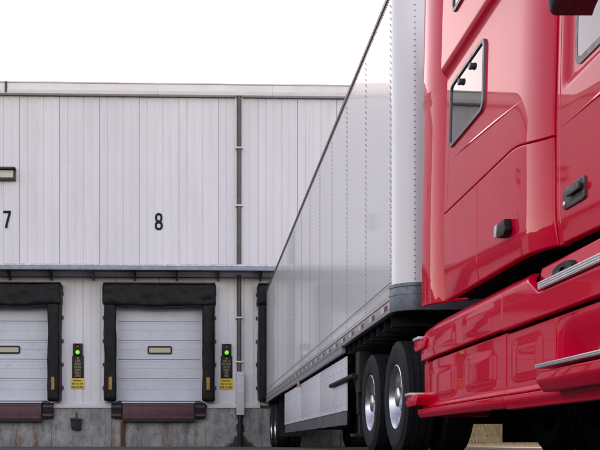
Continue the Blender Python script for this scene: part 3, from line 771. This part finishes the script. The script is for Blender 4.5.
def sheet(name, y0, y1, zb, zt, fn, m='red', parent=None, ny=24, nz=30, rad=.007, back=.035):
    """body panel: grid in (y, z) with rolled edges; zb / zt numbers or functions of y, y0 / y1 numbers or functions of the height fraction"""
    fz = lambda f, y: f(y) if callable(f) else f
    e = [0, .0015, .004, .007]
    def sams(L, n):
        s = [k/L for k in e]; return s+[.012/L+(1-.024/L)*i/n for i in range(n+1)]+[1-k for k in s[::-1]]
    ya, yb = (y0(.5) if callable(y0) else y0), (y1(.5) if callable(y1) else y1)
    U = sams(abs(yb-ya), ny); Ls = abs(fz(zt, (ya+yb)/2)-fz(zb, (ya+yb)/2)); V = sams(Ls, nz)
    vs = []; nu, nv = len(U), len(V)
    def pos(u, v):
        yA, yB = (y0(v) if callable(y0) else y0), (y1(v) if callable(y1) else y1)
        y = yA+(yB-yA)*u; z = fz(zb, y)+(fz(zt, y)-fz(zb, y))*v; return y, z
    for u in U:
        for v in V:
            y, z = pos(u, v)
            d = min(u*abs(yb-ya), (1-u)*abs(yb-ya), v*Ls, (1-v)*Ls)
            q = max(0, rad-d); r_ = rad-math.sqrt(max(0, rad*rad-q*q))
            vs.append((fn(y, z)+r_, y, z))
    fs = [(i*nv+j, (i+1)*nv+j, (i+1)*nv+j+1, i*nv+j+1) for i in range(nu-1) for j in range(nv-1)]
    ring = [i*nv for i in range(nu)]+[(nu-1)*nv+j for j in range(1, nv)]+[i*nv+nv-1 for i in range(nu-2, -1, -1)]+[j for j in range(nv-2, 0, -1)]
    k0 = len(vs)
    for r in ring: x, y, z = vs[r]; vs.append((x+back, y, z))
    n = len(ring); fs += [(ring[i], ring[(i+1) % n], k0+(i+1) % n, k0+i) for i in range(n)]
    return MB().add(vs, fs).build(name, m, parent, smooth=True, shade_angle=R(50))
def rrect(y0, y1, z0, z1, r, n=7, shear=0):
    out = []
    for cy, cz_, t0 in ((y1-r, z1-r, 0), (y0+r, z1-r, 90), (y0+r, z0+r, 180), (y1-r, z0+r, 270)):
        for k in range(n):
            t = R(t0+90*k/(n-1)); yy = cy+r*math.cos(t); zz_ = cz_+r*math.sin(t)
            out.append((yy+shear*(zz_-z0), zz_))
    return out
def inset(path, d):
    n = len(path); out = []
    for i in range(n):
        a, c_ = Vector(path[i-1]), Vector(path[(i+1) % n]); t = (c_-a).normalized()
        out.append((path[i][0]-t.y*d, path[i][1]+t.x*d))
    return out
def window(parent, path, fn, fw=.032, proud=.014):
    """gasket frame and glass laid on the body skin"""
    n = len(path)
    rings = [(path, .004), (inset(path, .003), -proud), (inset(path, fw-.004), -proud-.002), (inset(path, fw), -.003)]
    vs = [(fn(y, z)+dx, y, z) for pth, dx in rings for y, z in pth]
    fr = MB().add(vs, [(j*n+k, j*n+(k+1) % n, (j+1)*n+(k+1) % n, (j+1)*n+k) for j in range(3) for k in range(n)]).build('window_frame', 'windowframe', parent, smooth=True)
    ip = inset(path, fw-.002); cy = sum(p[0] for p in ip)/n; cz_ = sum(p[1] for p in ip)/n
    xa = [fn(y, z) for y, z in ip]
    MB().add([(x-.006, y, z) for x, (y, z) in zip(xa, ip)], [tuple(range(n))]).build('window_pane', 'glass', fr)
    return fr
# inner body (never seen except as the dark behind seams)
MB().box(1.90, 2*TC-1.90, 4.76, 6.70, 1.13, 3.80).build('sleeper_shell', 'black', trk)
MB().box(1.80, 1.899, 5.10, 6.66, 1.13, 1.60).build('sill_liner', 'black', trk)
MB().prism([(2*TC-TR-.02, 1.11), (2*TC-TR-.02, 2.9), (2*TC-TR-.1, 3.82), (TR+.12, 3.82), (TR+.12, 3.801), (1.95, 3.801), (2*TC-1.90, 3.80), (2*TC-1.89, 1.11)], 'y', 4.72, 6.69).build('sleeper_far_side', 'red', trk)
sl_b = lambda y: 1.115 if y > 5.2 else 1.115-.03*(5.2-y)
G = .004
zsm = lambda y: 1.734-.075*sm(-y, -5.25, -4.72)
UP = sheet('sleeper_side_panel', 4.760, 6.69, lambda y: zsm(y)+.003, 3.86, Xs, parent=trk, ny=60, nz=110)
tb = sheet('luggage_door', 5.90, 6.69, sl_b, lambda y: zsm(y)-.003, Xs, parent=trk, ny=16, nz=28)
lp = sheet('lower_side_panel', 4.760, 5.894, sl_b, lambda y: zsm(y)-.003, Xs, parent=trk, ny=40, nz=28)
ex = sheet('side_extender', 6.735, lambda v: 7.36+.03*v, lambda y: 1.125+.07*(y-6.72), 3.90, Xext, parent=trk, ny=20, nz=60)
MB().prism([(2*TC-TR, 6.74), (2*TC-TR, 7.36), (2*TC-TR-.03, 7.36), (2*TC-TR-.03, 6.74)], 'z', 1.14, 3.88).build('side_extender', 'red', trk)
window(UP, rrect(5.745, 6.56, 2.155, 2.615, .07), Xs)
window(UP, rrect(5.55, 6.38, 3.02, 3.50, .07), Xs)
for y, z in ((6.28, 2.53), (6.02, 2.53)):
    x = Xs(y, z)
    MB().lathe_x([(-.03, 0), (-.03, .018), (-.022, .024), (-.006, .02)], 12, (x, y, z)).build('window_latch', 'windowframe', UP, smooth=True)
# sleeper marker lamp
x = Xs(5.3, 1.3)
ml = MB().prism([(5.20, 1.285), (5.22, 1.35), (5.34, 1.35), (5.36, 1.285), (5.33, 1.262), (5.23, 1.262)], 'x', x-.045, x+.004).build('marker_lamp', 'black', trk, bevel=.01)
MB().prism([(5.362, 1.275), (5.345, 1.348), (5.395, 1.345), (5.405, 1.28)], 'x', x-.046, x+.003).build('lens', 'tapewhite', ml, bevel=.006)
# cab pillar and door
MB().box(1.93, 2*TC-1.93, 3.15, 4.755, 1.10, 2.80).build('cab_shell', 'black', trk)
pil = sheet('door_pillar', 4.700, 4.754, lambda y: 1.095, 2.90, lambda y, z: Xs(4.6, z)+.004, parent=trk, ny=3, nz=40)
dr = sheet('cab_door', 3.25, 4.693, lambda y: 1.095-.03*(4.6-y), 2.70, Xdoor, parent=trk, ny=60, nz=80)
window(dr, rrect(3.38, 4.575, 1.925, 2.60, .08), lambda y, z: Xdoor(y, z)+.0, .04, .006)
MB().prism([(3.2, 2.71), (4.71, 2.92), (4.71, 3.75), (3.9, 3.55), (3.2, 2.9)], 'x', 1.90, 2*TC-1.90).build('cab_roof', 'red', trk, bevel=.03)
# door handle: bezel, recess, paddle and lock
hx = Xdoor(4.3, 1.25)
hy0, hz0 = .19, .045                 # shift of the handle group along the door
sh = lambda P: [(y+hy0, z+hz0) for y, z in P]
bz = MB().prism(sh([(4.175, 1.205), (4.175, 1.300), (4.20, 1.310), (4.42, 1.303), (4.445, 1.285), (4.445, 1.212), (4.42, 1.20), (4.20, 1.195)]), 'x', hx-.012, hx+.03).build('door_handle', 'mirrorshell', dr, bevel=.008)
MB().prism(sh([(4.20, 1.222), (4.20, 1.296), (4.34, 1.292), (4.34, 1.225)]), 'x', hx-.0135, hx-.0125).build('handle_recess', 'black', dr)
MB().prism(sh([(4.19, 1.245), (4.19, 1.278), (4.345, 1.274), (4.345, 1.242)]), 'x', hx-.035, hx-.018).build('handle_paddle', 'mirrorshell', dr, bevel=.007)
MB().lathe_x([(-.012, .014), (-.018, .012), (-.02, 0)], 12, (hx, 4.41+hy0, 1.228+hz0)).build('lock', 'alu', dr)
# pressed crease lines: slim rolled beads along sleeper and door
def bead(name, par, fn, pts, r=.007):
    vs = []; n = len(pts)
    for i, (y, z) in enumerate(pts):                      # wedge: long upper facet, short return below
        k = r*min(1, .1+3*min(i, n-1-i)/n)
        vs += [(fn(y, z+2.2*k)-.0002, y, z+2.2*k), (fn(y, z)-.85*k, y, z), (fn(y, z)+.002, y, z-.15*k)]
    MB().add(vs, [(i*3+j, (i+1)*3+j, (i+1)*3+j+1, i*3+j+1) for i in range(n-1) for j in range(2)]).build(name, 'red', par)
bead('crease', UP, Xs, [(6.55-1.5*i/24, 2.085-.13*(i/24)) for i in range(25)])
bead('crease', dr, Xdoor, [(4.685-1.35*i/20, 1.675-.02*i/20) for i in range(21)])
# hood, bumper and front wheels (ahead of the door)
hood = []
for y, xw, zt_ in ((3.2, 1.14, 1.95), (2.6, 1.10, 1.85), (1.8, 1.0, 1.66), (1.2, .9, 1.5), (.95, .82, 1.3)):
    for (fx, fz_) in ((-1, 0), (-1, .55), (-.93, .85), (-.7, 1), (.7, 1), (.93, .85), (1, .55), (1, 0)):
        hood.append((TC+fx*xw, y, .98+(zt_-.98)*fz_))
mb = MB().add(hood, [(i*8+j, i*8+(j+1) % 8, (i+1)*8+(j+1) % 8, (i+1)*8+j) for i in range(4) for j in range(8)]+[tuple(range(8)), tuple(range(32, 40))])
mb.build('hood', 'red', trk, smooth=True)
MB().prism([(2.9, .70), (2.8, 1.0), (2.55, 1.22), (2.2, 1.28), (1.8, 1.2), (1.5, .95), (1.42, .7), (1.5, .7), (1.62, .92), (1.9, 1.1), (2.2, 1.14), (2.5, 1.1), (2.7, .9), (2.78, .7)], 'x', TR+.03, TR+.5).build('fender', 'red', trk, bevel=.02)
MB().box(TR+.05, 2*TC-TR-.05, .8, 1.05, .35, .72).build('bumper', 'alu', trk, bevel=.03)
wheel(trk, (TR+.17, 2.17, .505)); wheel(trk, (2*TC-TR-.17, 2.17, .505), True, True)
# mirror hung outside the door
mr = sheet('door_mirror', 3.35, 4.08, 1.965, 2.60, lambda y, z: 1.435+.05*((y-3.7)/.36)**2+.25*max(0, 2.06-z), 'mirrorshell', trk, 16, 18, .03, .16)
MB().box(1.50, 1.60, 3.36, 4.05, 2.03, 2.58).build('mirror_back', 'mirrorshell', mr, bevel=.02)
MB().tube([(1.55, 3.62, 2.06), (1.60, 3.58, 2.02), (1.85, 3.50, 2.0)], .035, 10).build('mirror_arm', 'mirrorshell', mr, smooth=True)

# chassis fairing: top rail, upper and lower panels with pressed fields, kick strip
FB = TR-.004
def pillow(y, z, ya, yb, za, zb, amt, soft=.07):
    return amt*sm(y, ya, ya+soft)*(1-sm(y, yb-soft, yb))*sm(z, za, za+soft*.7)*(1-sm(z, zb-soft*.7, zb))
def Xup(y, z):
    x = FB+.10*sm(z, .93, 1.05)**1.3+.05*max(0, z-.85)
    x -= pillow(y, z, 5.5, 6.15, .77, .93, .004, .06)+pillow(y, z, 6.35, 7.15, .77, .93, .004, .06)
    x += .02*sm(y, 6.9, 7.5)
    return x
def Xlow(y, z):
    x = FB+.028
    x -= .016*sm(z, .40, .37)
    x -= pillow(y, z, 5.52, 6.20, .42, .665, .007, .09)+pillow(y, z, 6.42, 7.22, .41, .66, .007, .09)
    x -= pillow(y, z, 4.78, 5.26, .42, .68, .006, .09)
    x += .03*sm(y, 6.9, 7.5)
    return x
def Xkick(y, z): return FB+.004+.02*sm(z, .33, .29)
ztop = lambda y: 1.025-.012*(y < 5.35)
sheet('upper_fairing', 5.355, lambda v: 7.42-.20*v*v, .742, ztop, Xup, parent=trk, ny=50, nz=26)
sheet('lower_fairing', 5.355, 7.47, .366, .724, Xlow, parent=trk, ny=50, nz=30)
sheet('lower_fairing', 4.60, 5.349, .364, .715, Xlow, parent=trk, ny=26, nz=30)
sheet('kick_strip', 5.352, 7.48, .292, .361, Xkick, parent=trk, ny=10, nz=6)
sheet('kick_strip', 3.20, 5.347, .282, .359, Xkick, parent=trk, ny=10, nz=6)
UF = sheet('upper_fairing', 3.20, 5.349, .735, lambda y: 1.015 if y > 5.06 else (1.015-(5.06-y)/.28*.15 if y > 4.78 else .865), Xup, parent=trk, ny=60, nz=22)
sheet('step_pocket', 3.20, 4.595, .364, .715, lambda y, z: FB+.028+.11*sm(-y, -4.60, -4.40)*(1-sm(z, .40, .712)), parent=trk, ny=50, nz=16)
# inner shell behind the fairing
MB().box(TR+.24, TR+.5, 3.2, 7.3, .40, .93).build('fairing_liner', 'black', trk)
MB().box(2*TC-TR-.16, 2*TC-TR, 3.2, 7.4, .30, 1.0).build('far_fairing', 'red', trk, bevel=.02)
MB().box(TR+.11, TR+.20, 5.40, 7.36, .40, .9).build('fairing_liner', 'chassis', trk)
MB().prism([(7.40, .74), (7.46, .38), (7.46, .30), (7.38, .30), (7.30, .98)], 'x', FB+.05, TR+.55).build('fairing_end', 'red', trk, bevel=.008)
# upper step with aluminium tread over a dark recess
us = MB().box(FB-.016, FB+.22, 3.2, 4.735, .868, .908).build('upper_step', 'alurough', trk, bevel=.002, seg=1)
for k in range(3): MB().box(FB-.0185, FB-.0165, 3.2, 4.73, .8735+.0115*k, .8775+.0115*k).build('tread_line', 'rail', us)
sheet('recess_wall', 3.2, 5.02, .912, 1.035, lambda y, z: FB+.085+.2*(z-.915), parent=trk, ny=10, nz=6)
hl = MB().lathe_x([(-.02, .02), (-.022, .075), (-.01, .085), (.0, .085)], 20, (0, 0, 0))
hl.v = [(x+FB+.098, 4.66+y*1.7, .962+z*.42) for x, y, z in hl.v]; hl.build('filler_cap', 'black', trk, smooth=True)
# lower step block in the pocket, with tread
lower = MB().prism([(FB-.075, .335), (FB-.11, .385), (FB-.11, .432), (FB+.16, .445), (FB+.16, .335)], 'y', 3.25, 4.50).build('lower_step', 'red', trk, bevel=.010)
tr_ = MB().box(FB-.118, FB+.10, 3.28, 4.49, .447, .468).build('tread', 'alurough', lower, bevel=.003)
for k in range(2): MB().box(FB-.1205, FB-.1185, 3.3, 4.47, .451+.008*k, .455+.008*k).build('tread_line', 'rail', lower)
# small steps at the rear end of the fairing
for z0_, yo, xo in ((.90, 0, .0), (.455, .05, -.055)):
    rs = MB().prism([(7.22+yo, z0_-.07), (7.16+yo, z0_-.01), (7.20+yo, z0_+.015), (7.56+yo, z0_+.015), (7.58+yo, z0_-.045), (7.52+yo, z0_-.075)], 'x', FB+xo-.005, FB+.28).build('rear_step', 'red', trk, bevel=.010)
    MB().box(FB+xo-.012, FB+.14, 7.40+yo, 7.585+yo, z0_+.016, z0_+.04).build('tread', 'alurough', rs, bevel=.004)
# frame rails, tanks, axles under the cab
for x in (TC-.46, TC+.38): MB().box(x, x+.08, 1.2, 10.4, .72, 1.0).build('frame_rail', 'chassis', trk)
for y in (3.2, 4.6, 6.0, 7.2, 8.9, 9.9): MB().box(TC-.38, TC+.38, y, y+.1, .74, .98).build('frame_cross_member', 'chassis', trk)
for s in (-1, 1):
    xc = TC+s*.70
    tk = MB().tube([(xc, 4.0, .62), (xc, 7.1, .62)], .28, 20).build('fuel_tank', 'chassis', trk, smooth=True)
MB().box(TC-.35, TC+.35, 2.4, 4.3, .28, .72).build('engine_sump', 'chassis', trk, bevel=.06)
MB().box(TC-.22, TC+.22, 4.3, 5.6, .34, .72).build('gear_case', 'chassis', trk, bevel=.05)
MB().tube([(TC, 5.6, .55), (TC, 8.0, .52)], .07, 10).build('drive_shaft', 'chassis', trk)
MB().tube([(TC+.28, 5.8, .36), (TC+.28, 7.0, .36)], .12, 14).build('air_tank', 'chassis', trk, smooth=True)
MB().box(TC-.5, TC+.5, 8.5, 9.6, 1.0, 1.085).build('fifth_wheel', 'chassis', trk, bevel=.02)
for y in (8.40, 9.68):
    wheel(trk, (TR+.135, y, .505)); wheel(trk, (TR+.475, y, .505), False)
    wheel(trk, (2*TC-TR-.135, y, .505), True, True); wheel(trk, (2*TC-TR-.475, y, .505), False)
    MB().tube([(TR+.3, y, .505), (TC-.25, y, .505), (TC-.18, y, .505), (TC+.18, y, .505), (TC+.25, y, .505), (2*TC-TR-.3, y, .505)], [.07, .08, .22, .22, .08, .07], 14).build('axle', 'chassis', trk, smooth=True)
MB().box(TR+.06, TR+.62, 10.28, 10.295, .16, 1.0).build('mud_flap', 'rubber', trk)
MB().box(TC+.36, TC+1.2, 10.28, 10.295, .10, 1.0).build('mud_flap', 'rubber', trk)
MB().box(TR+.0, TR+.66, 10.25, 10.32, 1.0, 1.05).build('flap_hanger', 'chassis', trk)
MB().box(TC-.85, TC-.47, 7.45, 7.75, .8, 1.15).build('battery_box', 'chassis', trk, bevel=.01)
# air lines looping behind the cab
for k, x in enumerate((TC-.3, TC-.1, TC+.1)):
    MB().tube([(x, 6.72, 2.0), (x, 7.0, 1.7), (x+.03, 7.4, 1.45), (x, 7.75, 1.7), (x, YF-.005, 1.95)], .02, 8).build('air_line', 'black', trk, smooth=True)
